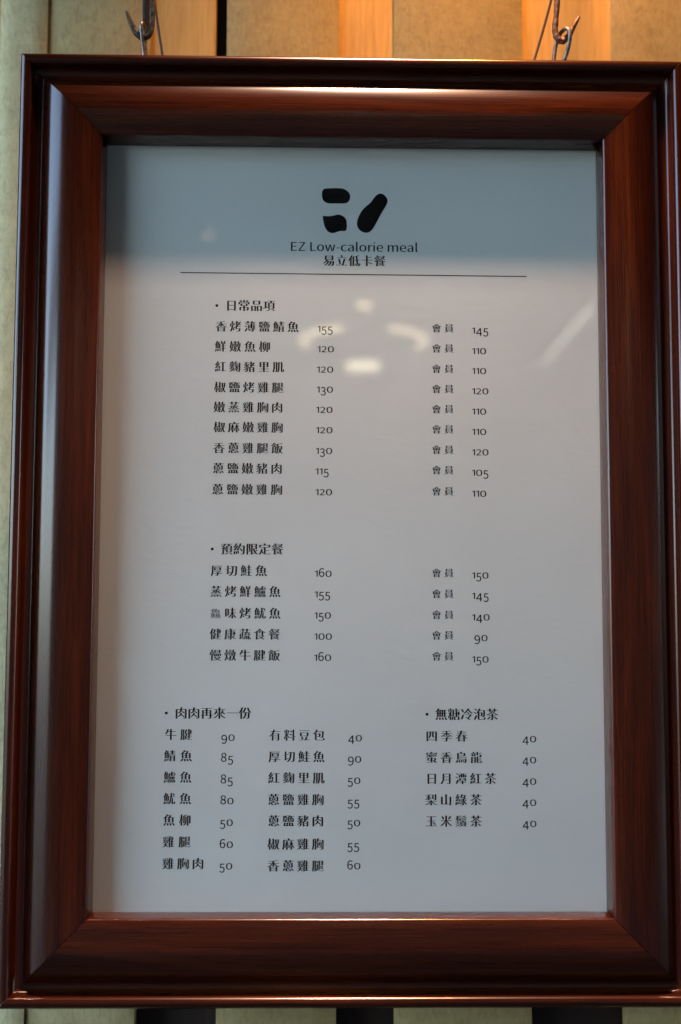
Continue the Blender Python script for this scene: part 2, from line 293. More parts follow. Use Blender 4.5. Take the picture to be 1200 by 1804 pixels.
# outlines of the ten figures and of the Latin words, tenths of a unit
FIGURES = {
    '0': [[570, 420, 500, 440, 460, 450, 430, 470, 370, 530, 330, 610, 300, 660, 290, 720, 270, 830, 260, 980, 260, 1070, 270, 1190, 290, 1280, 320, 1360, 370, 1430, 420, 1490, 480, 1520, 540, 1540, 620, 1550, 700, 1540, 740, 1520, 780, 1490, 810, 1470, 840, 1430, 880, 1360, 900, 1310, 920, 1240, 940, 1130, 950, 1000, 950, 880, 930, 750, 910, 670, 870, 580, 830, 520, 770, 470, 710, 440, 640, 420], [580, 550, 630, 550, 670, 570, 700, 590, 730, 630, 760, 690, 780, 770, 800, 920, 800, 1040, 790, 1120, 780, 1210, 760, 1280, 730, 1340, 700, 1380, 660, 1410, 620, 1420, 580, 1420, 530, 1400, 500, 1370, 470, 1330, 450, 1280, 430, 1210, 420, 1120, 410, 1030, 410, 950, 420, 830, 430, 760, 450, 690, 480, 630, 510, 590, 540, 560]],
    '1': [[560, 440, 540, 460, 530, 490, 530, 1390, 520, 1410, 500, 1410, 350, 1320, 320, 1310, 300, 1310, 290, 1320, 290, 1340, 290, 1400, 300, 1430, 330, 1450, 420, 1510, 500, 1560, 550, 1610, 570, 1620, 640, 1620, 670, 1620, 690, 1600, 700, 1580, 700, 480, 690, 450, 660, 440, 590, 430]],
    '2': [[280, 440, 260, 450, 250, 470, 250, 500, 260, 530, 280, 560, 470, 740, 560, 840, 630, 930, 680, 1010, 710, 1080, 730, 1150, 740, 1230, 730, 1300, 710, 1340, 680, 1380, 630, 1410, 560, 1420, 530, 1420, 490, 1410, 430, 1380, 360, 1330, 330, 1310, 300, 1330, 270, 1350, 260, 1380, 260, 1400, 290, 1440, 350, 1480, 400, 1510, 450, 1530, 500, 1550, 560, 1550, 630, 1550, 670, 1540, 730, 1520, 780, 1490, 820, 1450, 850, 1400, 880, 1350, 890, 1280, 900, 1220, 890, 1150, 870, 1090, 850, 1030, 820, 970, 780, 900, 700, 790, 620, 700, 530, 600, 520, 580, 530, 570, 550, 570, 870, 570, 920, 570, 940, 550, 950, 530, 950, 490, 940, 460, 920, 440, 890, 430, 320, 430]],
    '3': [[520, 420, 470, 430, 410, 440, 350, 470, 300, 500, 260, 540, 240, 560, 240, 590, 260, 620, 290, 650, 300, 650, 320, 650, 410, 590, 490, 560, 570, 550, 640, 560, 700, 580, 730, 610, 750, 630, 770, 680, 780, 750, 770, 790, 760, 830, 740, 860, 710, 880, 660, 910, 620, 920, 480, 950, 460, 960, 450, 990, 450, 1040, 470, 1060, 490, 1070, 580, 1080, 620, 1090, 670, 1120, 710, 1150, 730, 1190, 740, 1230, 740, 1280, 730, 1330, 710, 1360, 690, 1380, 670, 1400, 630, 1410, 590, 1420, 550, 1420, 510, 1410, 470, 1400, 430, 1380, 380, 1340, 350, 1330, 320, 1350, 290, 1380, 280, 1410, 290, 1430, 300, 1450, 340, 1480, 410, 1520, 470, 1540, 550, 1550, 650, 1550, 730, 1520, 800, 1490, 830, 1460, 850, 1430, 880, 1390, 900, 1330, 900, 1270, 890, 1200, 880, 1150, 850, 1110, 820, 1070, 760, 1030, 750, 1020, 750, 1010, 760, 1000, 840, 950, 890, 890, 930, 820, 940, 750, 930, 680, 910, 610, 880, 550, 820, 490, 760, 450, 680, 430, 600, 420]],
    '4': [[720, 440, 700, 450, 690, 480, 680, 690, 680, 710, 670, 720, 640, 730, 260, 730, 230, 740, 220, 760, 220, 780, 220, 830, 240, 870, 590, 1410, 650, 1500, 660, 1510, 680, 1530, 710, 1530, 780, 1530, 810, 1520, 820, 1510, 830, 1490, 830, 1460, 830, 890, 840, 870, 860, 860, 930, 860, 950, 850, 970, 840, 970, 810, 970, 770, 970, 750, 950, 740, 930, 730, 860, 730, 840, 720, 840, 710, 830, 680, 830, 490, 830, 470, 820, 450, 790, 440], [430, 860, 650, 860, 670, 870, 680, 880, 680, 920, 680, 1260, 680, 1280, 670, 1290, 650, 1260, 410, 900, 400, 880, 410, 870]],
    '5': [[520, 420, 450, 430, 400, 450, 340, 480, 290, 510, 250, 540, 240, 560, 240, 580, 250, 610, 280, 640, 290, 650, 310, 650, 330, 640, 410, 590, 480, 560, 560, 550, 600, 550, 640, 560, 680, 580, 710, 600, 730, 630, 750, 650, 770, 700, 780, 730, 780, 810, 770, 880, 750, 930, 710, 980, 660, 1010, 610, 1020, 540, 1020, 490, 1010, 420, 980, 390, 970, 350, 990, 320, 1020, 310, 1040, 310, 1080, 340, 1460, 350, 1500, 360, 1520, 380, 1530, 480, 1530, 840, 1530, 870, 1520, 880, 1510, 890, 1480, 890, 1440, 880, 1410, 860, 1400, 820, 1400, 530, 1400, 500, 1390, 490, 1380, 480, 1350, 460, 1150, 470, 1140, 480, 1130, 580, 1150, 680, 1140, 750, 1120, 810, 1090, 860, 1040, 900, 980, 930, 890, 940, 810, 940, 720, 910, 640, 880, 570, 830, 520, 770, 470, 700, 440, 610, 420]],
    '6': [[600, 420, 560, 430, 510, 440, 470, 460, 430, 490, 370, 560, 330, 620, 320, 660, 300, 720, 280, 780, 270, 840, 270, 930, 280, 1100, 300, 1210, 340, 1330, 400, 1420, 430, 1460, 470, 1490, 520, 1520, 570, 1540, 660, 1550, 730, 1550, 810, 1530, 870, 1490, 900, 1470, 920, 1450, 920, 1430, 920, 1410, 890, 1370, 860, 1360, 840, 1360, 810, 1370, 760, 1400, 700, 1420, 630, 1410, 580, 1400, 530, 1360, 490, 1310, 460, 1250, 440, 1180, 420, 1080, 420, 1060, 430, 1040, 450, 1050, 530, 1100, 600, 1120, 680, 1120, 760, 1110, 830, 1070, 880, 1030, 920, 970, 950, 890, 960, 790, 950, 710, 930, 620, 890, 550, 830, 490, 760, 440, 680, 420], [590, 550, 630, 540, 670, 550, 700, 560, 730, 580, 760, 610, 780, 640, 790, 680, 810, 730, 810, 790, 800, 840, 790, 890, 770, 930, 740, 960, 720, 980, 680, 990, 640, 1000, 600, 1000, 570, 990, 510, 960, 480, 940, 440, 900, 430, 880, 420, 860, 430, 800, 440, 740, 470, 660, 490, 620, 520, 590, 550, 570]],
    '7': [[510, 440, 490, 450, 480, 460, 480, 500, 500, 730, 530, 890, 570, 1000, 610, 1110, 650, 1210, 740, 1350, 750, 1380, 740, 1390, 720, 1400, 320, 1400, 280, 1410, 270, 1420, 260, 1450, 260, 1500, 270, 1520, 290, 1530, 310, 1530, 420, 1530, 900, 1530, 920, 1530, 940, 1520, 950, 1500, 950, 1480, 950, 1450, 940, 1420, 860, 1310, 790, 1190, 750, 1100, 710, 990, 680, 870, 660, 750, 640, 490, 630, 460, 620, 450, 600, 440, 550, 430]],
    '8': [[550, 420, 510, 430, 450, 440, 410, 460, 370, 490, 310, 550, 280, 590, 260, 640, 260, 680, 250, 730, 260, 780, 280, 830, 300, 870, 320, 910, 360, 950, 420, 1000, 420, 1020, 410, 1040, 360, 1100, 330, 1160, 310, 1230, 310, 1300, 320, 1350, 340, 1410, 380, 1460, 420, 1490, 480, 1520, 540, 1540, 600, 1550, 660, 1550, 740, 1520, 780, 1510, 810, 1490, 860, 1430, 900, 1360, 910, 1320, 910, 1270, 910, 1230, 900, 1180, 870, 1110, 850, 1070, 800, 1010, 800, 990, 810, 970, 880, 910, 920, 840, 950, 760, 950, 680, 940, 630, 920, 570, 870, 510, 820, 470, 760, 440, 700, 430, 620, 420], [580, 540, 620, 540, 660, 540, 700, 560, 730, 570, 760, 600, 780, 620, 790, 650, 800, 690, 800, 730, 800, 760, 780, 800, 760, 830, 710, 870, 610, 920, 570, 940, 540, 950, 520, 940, 490, 920, 450, 880, 420, 830, 400, 780, 390, 740, 400, 700, 400, 670, 420, 630, 440, 610, 470, 580, 500, 560], [640, 1060, 670, 1050, 690, 1060, 710, 1080, 740, 1120, 760, 1160, 770, 1190, 780, 1240, 780, 1280, 760, 1340, 740, 1370, 720, 1390, 690, 1410, 660, 1420, 590, 1430, 560, 1420, 530, 1410, 500, 1390, 480, 1370, 460, 1340, 450, 1310, 450, 1250, 470, 1190, 500, 1140, 560, 1100]],
    '9': [[490, 420, 410, 440, 330, 480, 310, 500, 290, 520, 290, 540, 290, 560, 320, 600, 350, 610, 380, 610, 420, 580, 460, 560, 520, 550, 560, 550, 600, 560, 660, 590, 680, 610, 710, 650, 750, 720, 780, 840, 790, 910, 780, 920, 770, 930, 660, 860, 610, 850, 560, 840, 500, 850, 440, 860, 400, 880, 360, 910, 320, 950, 290, 990, 270, 1040, 260, 1100, 250, 1160, 250, 1230, 260, 1280, 280, 1340, 310, 1400, 330, 1440, 380, 1490, 420, 1510, 470, 1530, 520, 1550, 570, 1550, 630, 1550, 670, 1540, 720, 1520, 770, 1490, 810, 1450, 840, 1410, 870, 1360, 890, 1310, 920, 1240, 930, 1150, 940, 1050, 930, 890, 910, 750, 860, 630, 830, 570, 790, 530, 750, 490, 700, 460, 650, 430, 600, 420, 540, 420], [540, 970, 610, 970, 650, 980, 680, 990, 720, 1020, 760, 1060, 780, 1090, 790, 1110, 790, 1140, 780, 1200, 760, 1270, 740, 1310, 700, 1370, 670, 1400, 640, 1410, 600, 1420, 560, 1420, 530, 1420, 490, 1400, 460, 1380, 440, 1350, 420, 1310, 410, 1270, 400, 1220, 400, 1160, 410, 1110, 420, 1070, 440, 1030, 470, 1000, 510, 980]],
    'T': [[5820, 580, 5780, 589, 5760, 601, 5741, 620, 5725, 660, 5718, 720, 5719, 1410, 5730, 1429, 5740, 1434, 5810, 1436, 5840, 1429, 5848, 1420, 5852, 1400, 5854, 690, 5860, 669, 5904, 640, 5912, 610, 5910, 600, 5900, 591], [10870, 580, 10840, 586, 10820, 596, 10790, 630, 10776, 670, 10771, 760, 10772, 1410, 10780, 1426, 10790, 1432, 10870, 1435, 10891, 1430, 10901, 1420, 10905, 1400, 10906, 690, 10910, 676, 10920, 662, 10948, 650, 10958, 640, 10966, 610, 10960, 596, 10950, 590], [2680, 589, 2640, 595, 2600, 609, 2550, 636, 2510, 648, 2482, 670, 2452, 710, 2426, 760, 2411, 830, 2406, 890, 2415, 950, 2431, 1010, 2458, 1060, 2491, 1100, 2510, 1112, 2560, 1129, 2610, 1156, 2670, 1171, 2740, 1171, 2820, 1151, 2860, 1128, 2910, 1111, 2936, 1090, 2966, 1050, 2990, 1000, 3006, 930, 3011, 870, 2999, 790, 2986, 750, 2959, 700, 2920, 656, 2900, 645, 2860, 634, 2820, 609, 2780, 596, 2730, 589], [4720, 589, 4640, 604, 4588, 630, 4540, 645, 4510, 668, 4484, 700, 4454, 760, 4436, 850, 4436, 910, 4452, 990, 4488, 1060, 4530, 1106, 4580, 1122, 4630, 1151, 4690, 1168, 4730, 1172, 4800, 1170, 4850, 1155, 4910, 1129, 4922, 1120, 4928, 1110, 4920, 1089, 4890, 1066, 4870, 1064, 4854, 1070, 4810, 1092, 4770, 1102, 4730, 1102, 4690, 1092, 4660, 1079, 4620, 1045, 4596, 1010, 4581, 970, 4570, 880, 4576, 810, 4600, 740, 4632, 700, 4680, 669, 4730, 658, 4770, 658, 4800, 664, 4890, 705, 4900, 705, 4920, 695, 4941, 670, 4940, 651, 4930, 642, 4840, 602, 4780, 589], [5210, 590, 5160, 599, 5120, 600, 5100, 612, 5059, 660, 5038, 710, 5032, 740, 5036, 770, 5056, 820, 5080, 856, 5120, 884, 5156, 890, 5190, 905, 5300, 934, 5400, 951, 5410, 960, 5412, 970, 5410, 1020, 5400, 1049, 5386, 1070, 5362, 1090, 5340, 1100, 5300, 1105, 5254, 1100, 5190, 1081, 5130, 1055, 5110, 1054, 5090, 1062, 5069, 1090, 5068, 1100, 5074, 1110, 5090, 1118, 5120, 1124, 5190, 1156, 5260, 1170, 5340, 1171, 5410, 1156, 5440, 1154, 5460, 1144, 5508, 1100, 5524, 1070, 5538, 1030, 5546, 980, 5544, 910, 5549, 860, 5549, 630, 5540, 600, 5520, 592, 5450, 594, 5434, 610, 5430, 640, 5420, 650, 5410, 649, 5340, 610, 5310, 599, 5260, 589], [6280, 589, 6240, 595, 6200, 606, 6150, 635, 6101, 650, 6078, 670, 6048, 710, 6022, 760, 6005, 840, 6002, 900, 6015, 970, 6026, 1010, 6054, 1060, 6090, 1102, 6110, 1115, 6150, 1126, 6210, 1158, 6270, 1171, 6330, 1172, 6410, 1155, 6460, 1126, 6500, 1115, 6530, 1091, 6561, 1050, 6586, 1000, 6604, 920, 6608, 870, 6594, 790, 6582, 750, 6555, 700, 6520, 660, 6500, 648, 6460, 636, 6420, 611, 6380, 598, 6320, 589], [7750, 589, 7710, 594, 7680, 604, 7610, 640, 7560, 656, 7528, 690, 7498, 740, 7486, 770, 7472, 840, 7478, 900, 7475, 930, 7486, 990, 7514, 1050, 7560, 1104, 7605, 1120, 7660, 1154, 7720, 1170, 7800, 1171, 7850, 1161, 7950, 1116, 7988, 1070, 8010, 1005, 8021, 950, 8021, 920, 8009, 880, 8000, 869, 7980, 858, 7930, 855, 7870, 864, 7640, 864, 7611, 860, 7604, 850, 7602, 830, 7609, 790, 7629, 740, 7662, 700, 7709, 670, 7760, 656, 7810, 654, 7850, 660, 7940, 690, 7960, 688, 7980, 670, 7986, 650, 7980, 636, 7900, 604, 7820, 589], [9720, 589, 9680, 594, 9640, 606, 9580, 639, 9530, 655, 9496, 690, 9466, 740, 9455, 770, 9441, 840, 9446, 900, 9444, 930, 9459, 1000, 9484, 1050, 9530, 1105, 9570, 1119, 9630, 1155, 9700, 1172, 9770, 1171, 9830, 1158, 9920, 1115, 9955, 1070, 9980, 1001, 9991, 950, 9991, 920, 9979, 880, 9950, 858, 9900, 855, 9840, 864, 9600, 864, 9581, 860, 9572, 850, 9571, 830, 9578, 790, 9598, 740, 9630, 701, 9670, 674, 9720, 658, 9780, 654, 9830, 664, 9910, 692, 9930, 688, 9949, 670, 9955, 650, 9950, 639, 9870, 604, 9790, 589], [10270, 589, 10170, 602, 10150, 618, 10120, 650, 10099, 690, 10086, 730, 10086, 760, 10106, 810, 10130, 851, 10170, 882, 10210, 890, 10240, 904, 10330, 928, 10451, 950, 10464, 960, 10466, 970, 10464, 1020, 10454, 1050, 10440, 1070, 10410, 1094, 10380, 1104, 10308, 1100, 10250, 1084, 10180, 1055, 10160, 1054, 10130, 1076, 10121, 1100, 10130, 1112, 10160, 1120, 10250, 1158, 10320, 1171, 10400, 1171, 10470, 1154, 10500, 1152, 10561, 1100, 10582, 1060, 10594, 1020, 10601, 950, 10598, 910, 10602, 870, 10602, 640, 10599, 610, 10592, 600, 10580, 594, 10560, 591, 10500, 596, 10488, 610, 10480, 648, 10470, 651, 10370, 600, 10320, 590], [220, 595, 208, 610, 206, 650, 198, 710, 198, 940, 208, 1000, 198, 1060, 198, 1260, 208, 1350, 214, 1360, 230, 1368, 280, 1369, 360, 1359, 670, 1359, 690, 1352, 699, 1340, 699, 1310, 690, 1298, 670, 1291, 370, 1291, 340, 1284, 332, 1260, 332, 1080, 335, 1050, 340, 1040, 350, 1035, 610, 1031, 635, 1020, 641, 1000, 638, 980, 630, 971, 610, 965, 370, 964, 350, 962, 340, 956, 334, 940, 332, 910, 332, 710, 340, 680, 370, 672, 690, 671, 709, 660, 714, 630, 701, 610, 680, 605, 370, 604, 300, 591], [920, 596, 890, 605, 850, 605, 839, 610, 832, 630, 844, 670, 938, 820, 980, 868, 1250, 1248, 1260, 1270, 1258, 1280, 1250, 1288, 1230, 1291, 890, 1294, 880, 1300, 872, 1320, 874, 1340, 880, 1350, 890, 1356, 910, 1359, 1230, 1359, 1300, 1368, 1350, 1355, 1380, 1355, 1400, 1355, 1414, 1340, 1414, 1320, 1396, 1280, 1360, 1228, 1315, 1150, 1270, 1100, 1000, 720, 985, 690, 990, 679, 1010, 672, 1390, 671, 1415, 660, 1421, 640, 1418, 620, 1409, 610, 1390, 605, 1010, 604, 950, 592], [1850, 599, 1844, 610, 1842, 650, 1834, 700, 1838, 1350, 1844, 1360, 1860, 1368, 1900, 1369, 1950, 1366, 1966, 1350, 1969, 1020, 1969, 710, 1976, 680, 2000, 672, 2300, 671, 2322, 660, 2328, 630, 2320, 614, 2300, 605, 2000, 604, 1930, 591, 1870, 592], [3260, 596, 3248, 610, 3236, 640, 3145, 940, 3116, 1050, 3088, 1130, 3086, 1150, 3100, 1161, 3130, 1158, 3180, 1169, 3200, 1164, 3214, 1150, 3304, 840, 3315, 740, 3320, 718, 3330, 704, 3340, 712, 3346, 730, 3362, 840, 3456, 1150, 3470, 1164, 3480, 1165, 3520, 1156, 3560, 1166, 3580, 1164, 3598, 1140, 3685, 850, 3696, 800, 3700, 748, 3710, 712, 3720, 701, 3730, 711, 3740, 750, 3748, 830, 3828, 1120, 3840, 1155, 3860, 1168, 3880, 1168, 3920, 1158, 3950, 1160, 3959, 1150, 3960, 1140, 3812, 640, 3802, 610, 3795, 600, 3770, 592, 3720, 604, 3670, 592, 3650, 599, 3640, 610, 3549, 920, 3534, 1020, 3530, 1032, 3520, 1041, 3510, 1024, 3502, 990, 3492, 910, 3404, 610, 3395, 600, 3380, 594, 3330, 604, 3290, 592], [6760, 598, 6751, 610, 6748, 630, 6751, 1150, 6760, 1162, 6780, 1169, 6830, 1169, 6850, 1162, 6864, 1140, 6861, 1100, 6870, 1085, 6880, 1088, 6920, 1131, 6950, 1151, 6980, 1164, 7030, 1171, 7090, 1170, 7100, 1169, 7110, 1160, 7111, 1140, 7100, 1110, 7080, 1098, 7040, 1102, 7014, 1100, 6965, 1080, 6920, 1039, 6886, 980, 6879, 610, 6870, 598, 6850, 591, 6780, 591], [7210, 595, 7198, 610, 7194, 630, 7195, 1140, 7204, 1160, 7220, 1168, 7310, 1166, 7326, 1150, 7329, 1130, 7328, 620, 7320, 600, 7310, 594, 7240, 591], [8420, 600, 8414, 610, 8411, 630, 8411, 1130, 8420, 1160, 8440, 1168, 8500, 1168, 8519, 1160, 8528, 1140, 8529, 1110, 8540, 1099, 8620, 1152, 8660, 1166, 8710, 1172, 8790, 1161, 8820, 1164, 8850, 1148, 8900, 1089, 8920, 1094, 9000, 1151, 9050, 1169, 9100, 1171, 9170, 1161, 9200, 1164, 9220, 1155, 9279, 1090, 9294, 1050, 9300, 1020, 9306, 950, 9305, 620, 9296, 600, 9280, 592, 9200, 592, 9180, 600, 9172, 620, 9171, 740, 9171, 980, 9160, 1041, 9140, 1075, 9100, 1100, 9070, 1102, 9030, 1091, 8961, 1050, 8939, 1030, 8928, 1010, 8922, 610, 8910, 595, 8890, 591, 8820, 592, 8800, 600, 8794, 610, 8791, 630, 8791, 970, 8784, 1030, 8770, 1062, 8750, 1084, 8719, 1100, 8680, 1101, 8640, 1088, 8600, 1064, 8561, 1030, 8549, 1010, 8542, 610, 8530, 595, 8510, 591, 8440, 592], [2675, 660, 2710, 656, 2740, 660, 2774, 670, 2800, 686, 2842, 730, 2860, 768, 2871, 810, 2876, 880, 2874, 930, 2864, 980, 2852, 1010, 2835, 1040, 2805, 1070, 2774, 1090, 2741, 1100, 2710, 1104, 2675, 1100, 2644, 1090, 2611, 1070, 2590, 1050, 2570, 1020, 2549, 950, 2542, 900, 2544, 850, 2552, 790, 2565, 750, 2582, 720, 2612, 690, 2644, 670], [5215, 660, 5260, 654, 5300, 661, 5360, 688, 5404, 720, 5414, 750, 5411, 880, 5400, 891, 5370, 890, 5251, 860, 5200, 834, 5175, 810, 5160, 770, 5164, 710, 5181, 680], [6271, 660, 6310, 656, 6340, 660, 6370, 670, 6401, 690, 6430, 718, 6444, 740, 6460, 780, 6470, 830, 6470, 930, 6460, 979, 6444, 1020, 6430, 1042, 6400, 1071, 6370, 1090, 6339, 1100, 6300, 1104, 6271, 1100, 6240, 1090, 6208, 1070, 6180, 1042, 6166, 1020, 6150, 979, 6140, 930, 6140, 830, 6150, 780, 6161, 750, 6180, 718, 6210, 689, 6240, 670], [10269, 660, 10310, 654, 10351, 660, 10401, 680, 10440, 705, 10460, 722, 10468, 750, 10465, 880, 10460, 888, 10450, 892, 10425, 890, 10305, 860, 10250, 831, 10229, 810, 10215, 770, 10218, 710, 10235, 680], [4060, 859, 4041, 870, 4035, 890, 4044, 910, 4060, 918, 4310, 918, 4330, 910, 4338, 890, 4332, 870, 4318, 860], [7620, 920, 7860, 919, 7890, 922, 7900, 930, 7902, 940, 7900, 996, 7885, 1040, 7862, 1070, 7830, 1092, 7770, 1108, 7730, 1102, 7680, 1084, 7640, 1048, 7612, 1000, 7601, 940, 7604, 930], [9589, 920, 9830, 919, 9860, 922, 9870, 930, 9872, 940, 9868, 1000, 9854, 1040, 9830, 1071, 9790, 1096, 9740, 1108, 9700, 1104, 9650, 1084, 9602, 1040, 9580, 996, 9569, 940, 9572, 930], [7230, 1300, 7200, 1312, 7186, 1330, 7182, 1350, 7190, 1370, 7210, 1385, 7230, 1392, 7270, 1395, 7300, 1391, 7325, 1380, 7341, 1360, 7344, 1340, 7334, 1320, 7320, 1309, 7290, 1299, 7260, 1295]]}
# ------------------------------------------------------------------ the printed menu
menu = thing('menu_sheet', 'pale printed price list with black logo, Chinese dishes and prices, behind the glass', 'menu', (0, .0036, 0))
link('paper', box_mesh('paper', -W2-.004, W2+.004, .00004, .0004, -H2-.004, H2+.004), paper_material(), menu)

# ---- letter shapes: Blender's own built-in font, redrawn with thin level strokes, thick upright strokes and small serifs
EMPX = 210; SS = 2; NPX = 256
def raster(s,font=None,em=EMPX,W=NPX,H=NPX,ox=20,oy=45,sx=1.0):
    c=bpy.data.curves.new('t','FONT'); c.body=s; c.resolution_u=8
    o=bpy.data.objects.new('t',c); bpy.context.scene.collection.objects.link(o)
    bpy.context.view_layer.update()
    d=bpy.context.evaluated_depsgraph_get()
    m=bpy.data.meshes.new_from_object(o.evaluated_get(d))
    m.calc_loop_triangles()
    V=np.array([v.co[:2] for v in m.vertices])*em*np.array([sx,1])+np.array([ox,oy])
    img=np.zeros((H*SS,W*SS),bool)
    for t in m.loop_triangles:
        p=V[list(t.vertices)]*SS
        x0,y0=np.floor(p.min(0)).astype(int);x1,y1=np.ceil(p.max(0)).astype(int)+1
        x0=max(x0,0);y0=max(y0,0);x1=min(x1,W*SS);y1=min(y1,H*SS)
        if x1<=x0 or y1<=y0: continue
        X,Y=np.meshgrid(np.arange(x0,x1)+.5,np.arange(y0,y1)+.5)
        a,b,cc=p
        def e(p,q): return (q[0]-p[0])*(Y-p[1])-(q[1]-p[1])*(X-p[0])
        e1,e2,e3=e(a,b),e(b,cc),e(cc,a)
        img[y0:y1,x0:x1]|=((e1>=-1e-6)&(e2>=-1e-6)&(e3>=-1e-6))|((e1<=1e-6)&(e2<=1e-6)&(e3<=1e-6))
    adv=None
    bpy.data.objects.remove(o)
    return img, V[:,0].min(),V[:,0].max()
def blur(a,s):
    r=int(3*s+1);k=np.exp(-np.arange(-r,r+1)**2/(2*s*s));k/=k.sum()
    for ax in (0,1): a=np.apply_along_axis(lambda v:np.convolve(v,k,'same'),ax,a)
    return a
def runs(col):
    d=np.diff(np.concatenate([[0],col.astype(int),[0]]));return list(zip(np.where(d==1)[0],np.where(d==-1)[0]))
def ming(img,em=EMPX*SS,thin=.60,fat=.036,serif=True):
    H,W=img.shape;out=np.zeros_like(img)
    for x in range(W):
        for a,b in runs(img[:,x]):
            t=(b-a)/em
            if t<.085: k=thin
            elif t<.14: k=thin+(1-thin)*(t-.085)/.055
            else: k=1
            h=max((b-a)*k,.038*em if b-a>.038*em else b-a); m=(a+b)/2
            out[int(round(m-h/2)):max(int(round(m+h/2)),int(round(m-h/2))+1),x]=True
    # horizontal fattening, keeping gaps
    o2=out.copy();f=int(round(fat*em))
    for y in range(H):
        rr=runs(out[y])
        for i,(a,b) in enumerate(rr):
            if b-a>.16*em: continue
            L=a-(rr[i-1][1] if i else 0);R=(rr[i+1][0] if i+1<len(rr) else W)-b
            fl=min(f,max(0,(L-int(.035*em))//2));fr=min(f,max(0,(R-int(.035*em))//2))
            o2[y,max(a-fl,0):b+fr]=True
    if serif:
        # right ends of horizontals
        thinmask=np.zeros_like(img)
        for y in range(H):
            for a,b in runs(img[y]):
                if b-a>.2*em: thinmask[y,a:b]=True
        seen=0
        # connected horizontal bars: scan right ends
        ends=[]
        for y in range(H):
            for a,b in runs(thinmask[y]): ends.append((y,a,b))
        # group consecutive rows having close b
        groups=[]
        for y,a,b in ends:
            for g in groups:
                if g[-1][0]==y-1 and abs(g[-1][2]-b)<4: g.append((y,a,b));break
            else: groups.append([(y,a,b)])
        for g in groups:
            if not (.03*em<len(g)<.10*em): continue
            b=int(np.median([q[2] for q in g]));ym=int((g[0][0]+g[-1][0])/2);a=int(np.median([q[1] for q in g]))
            top=g[-1][0]
            # ink above right end?
            if img[min(top+int(.03*em),H-1):top+int(.07*em),b-int(.06*em):b].mean()>.3: continue
            s=min(.075*em,(b-a)*.3);
            for i in range(int(s*1.3)):
                xx=b+int(.008*em)-i; hh=s*(1-i/(s*1.3))*.85 if i>.25*s else s*.85*(i/(.25*s)*.6+.4)
                o2[ym-int(.013*em):ym+int(hh),xx]=True
    return o2
def contours(f,lv=.5):
    H,W=f.shape; segs={}
    def ip(p,q):
        a,b=f[p],f[q];t=(lv-a)/(b-a);return (p[1]+(q[1]-p[1])*t,p[0]+(q[0]-p[0])*t)
    ins=f>lv
    c=ins[:-1,:-1]*1+ins[:-1,1:]*2+ins[1:,1:]*4+ins[1:,:-1]*8
    nx={}
    pt={}
    for y,x in zip(*np.where((c>0)&(c<15))):
        A,B,C,Dd=(y,x),(y,x+1),(y+1,x+1),(y+1,x)
        e={'b':(A,B,('h',y,x)),'r':(B,C,('v',y,x+1)),'t':(Dd,C,('h',y+1,x)),'l':(A,Dd,('v',y,x))}
        tab={1:['lb'],2:['br'],3:['lr'],4:['rt'],5:['lt','rb'],6:['bt'],7:['lt'],8:['tl'],9:['tb'],10:['bl','tr'],11:['tr'],12:['rl'],13:['rb'],14:['bl']}
        for s in tab[int(c[y,x])]:
            k0,k1=e[s[0]][2],e[s[1]][2]
            for q in s: pt[e[q][2]]=ip(*e[q][:2])
            nx.setdefault(k0,[]).append(k1)
    loops=[]
    while nx:
        k=next(iter(nx));L=[];s=k
        while k in nx:
            L.append(pt[k]);n=nx[k].pop()
            if not nx[k]: del nx[k]
            k=n
            if k==s: break
        if len(L)>5: loops.append(np.array(L))
    return loops
def rdp(P,eps):
    def rec(a,b):
        if b<=a+1: return []
        p,q=P[a],P[b];d=q-p;n=np.hypot(*d)
        seg=P[a+1:b]-p
        dist=np.abs(d[0]*seg[:,1]-d[1]*seg[:,0])/n if n>1e-9 else np.hypot(seg[:,0],seg[:,1])
        i=int(dist.argmax())
        if dist[i]<=eps: return []
        i+=a+1
        return rec(a,i)+[i]+rec(i,b)
    P=np.vstack([P,P[:1]]);m=len(P)//2
    idx=[0]+rec(0,m)+[m]+rec(m,len(P)-1)
    return P[idx]
def pack(img,s=1.3,eps=.45):
    f=img.reshape(img.shape[0]//SS,SS,img.shape[1]//SS,SS).mean((1,3)).astype(float)
    f=blur(f,s*.75)
    L=[rdp(l,eps) for l in contours(f)]
    return [l for l in L if len(l)>=3],f

def glyph_loops(ch):
    img, _a, _b = raster(ch)
    o = ming(img, thin=.8, fat=0, serif=False) if ch == '鱻' else ming(img)
    return [[(float(x), float(y)) for x, y in l] for l in pack(o)[0]]
def fill(loops):
    """triangles of a flat shape with holes"""
    c = bpy.data.curves.new('outline', 'CURVE'); c.dimensions = '2D'; c.fill_mode = 'BOTH'
    for l in loops:
        s = c.splines.new('POLY'); s.points.add(len(l)-1); s.use_cyclic_u = True
        for q, (x, y) in zip(s.points, l): q.co = (x, y, 0, 1)
    o = bpy.data.objects.new('outline', c); COL.objects.link(o)
    bpy.context.view_layer.update()
    me = bpy.data.meshes.new_from_object(o.evaluated_get(bpy.context.evaluated_depsgraph_get()))
    V = [(v.co.x, v.co.y) for v in me.vertices]; F = [tuple(p.vertices) for p in me.polygons]
    bpy.data.objects.remove(o); bpy.data.curves.remove(c); bpy.data.meshes.remove(me)
    xs = [v[0] for v in V]; ys = [v[1] for v in V]
    return V, F, (min(xs), max(xs), min(ys), max(ys))
GL = {k: fill([[(v[i]/10, v[i+1]/10) for i in range(0, len(v), 2)] for v in L]) for k, L in FIGURES.items()}
for ch in sorted(set(''.join(t[0] for t in CJK if t[1] != 'b'))): GL[ch] = fill(glyph_loops(ch))
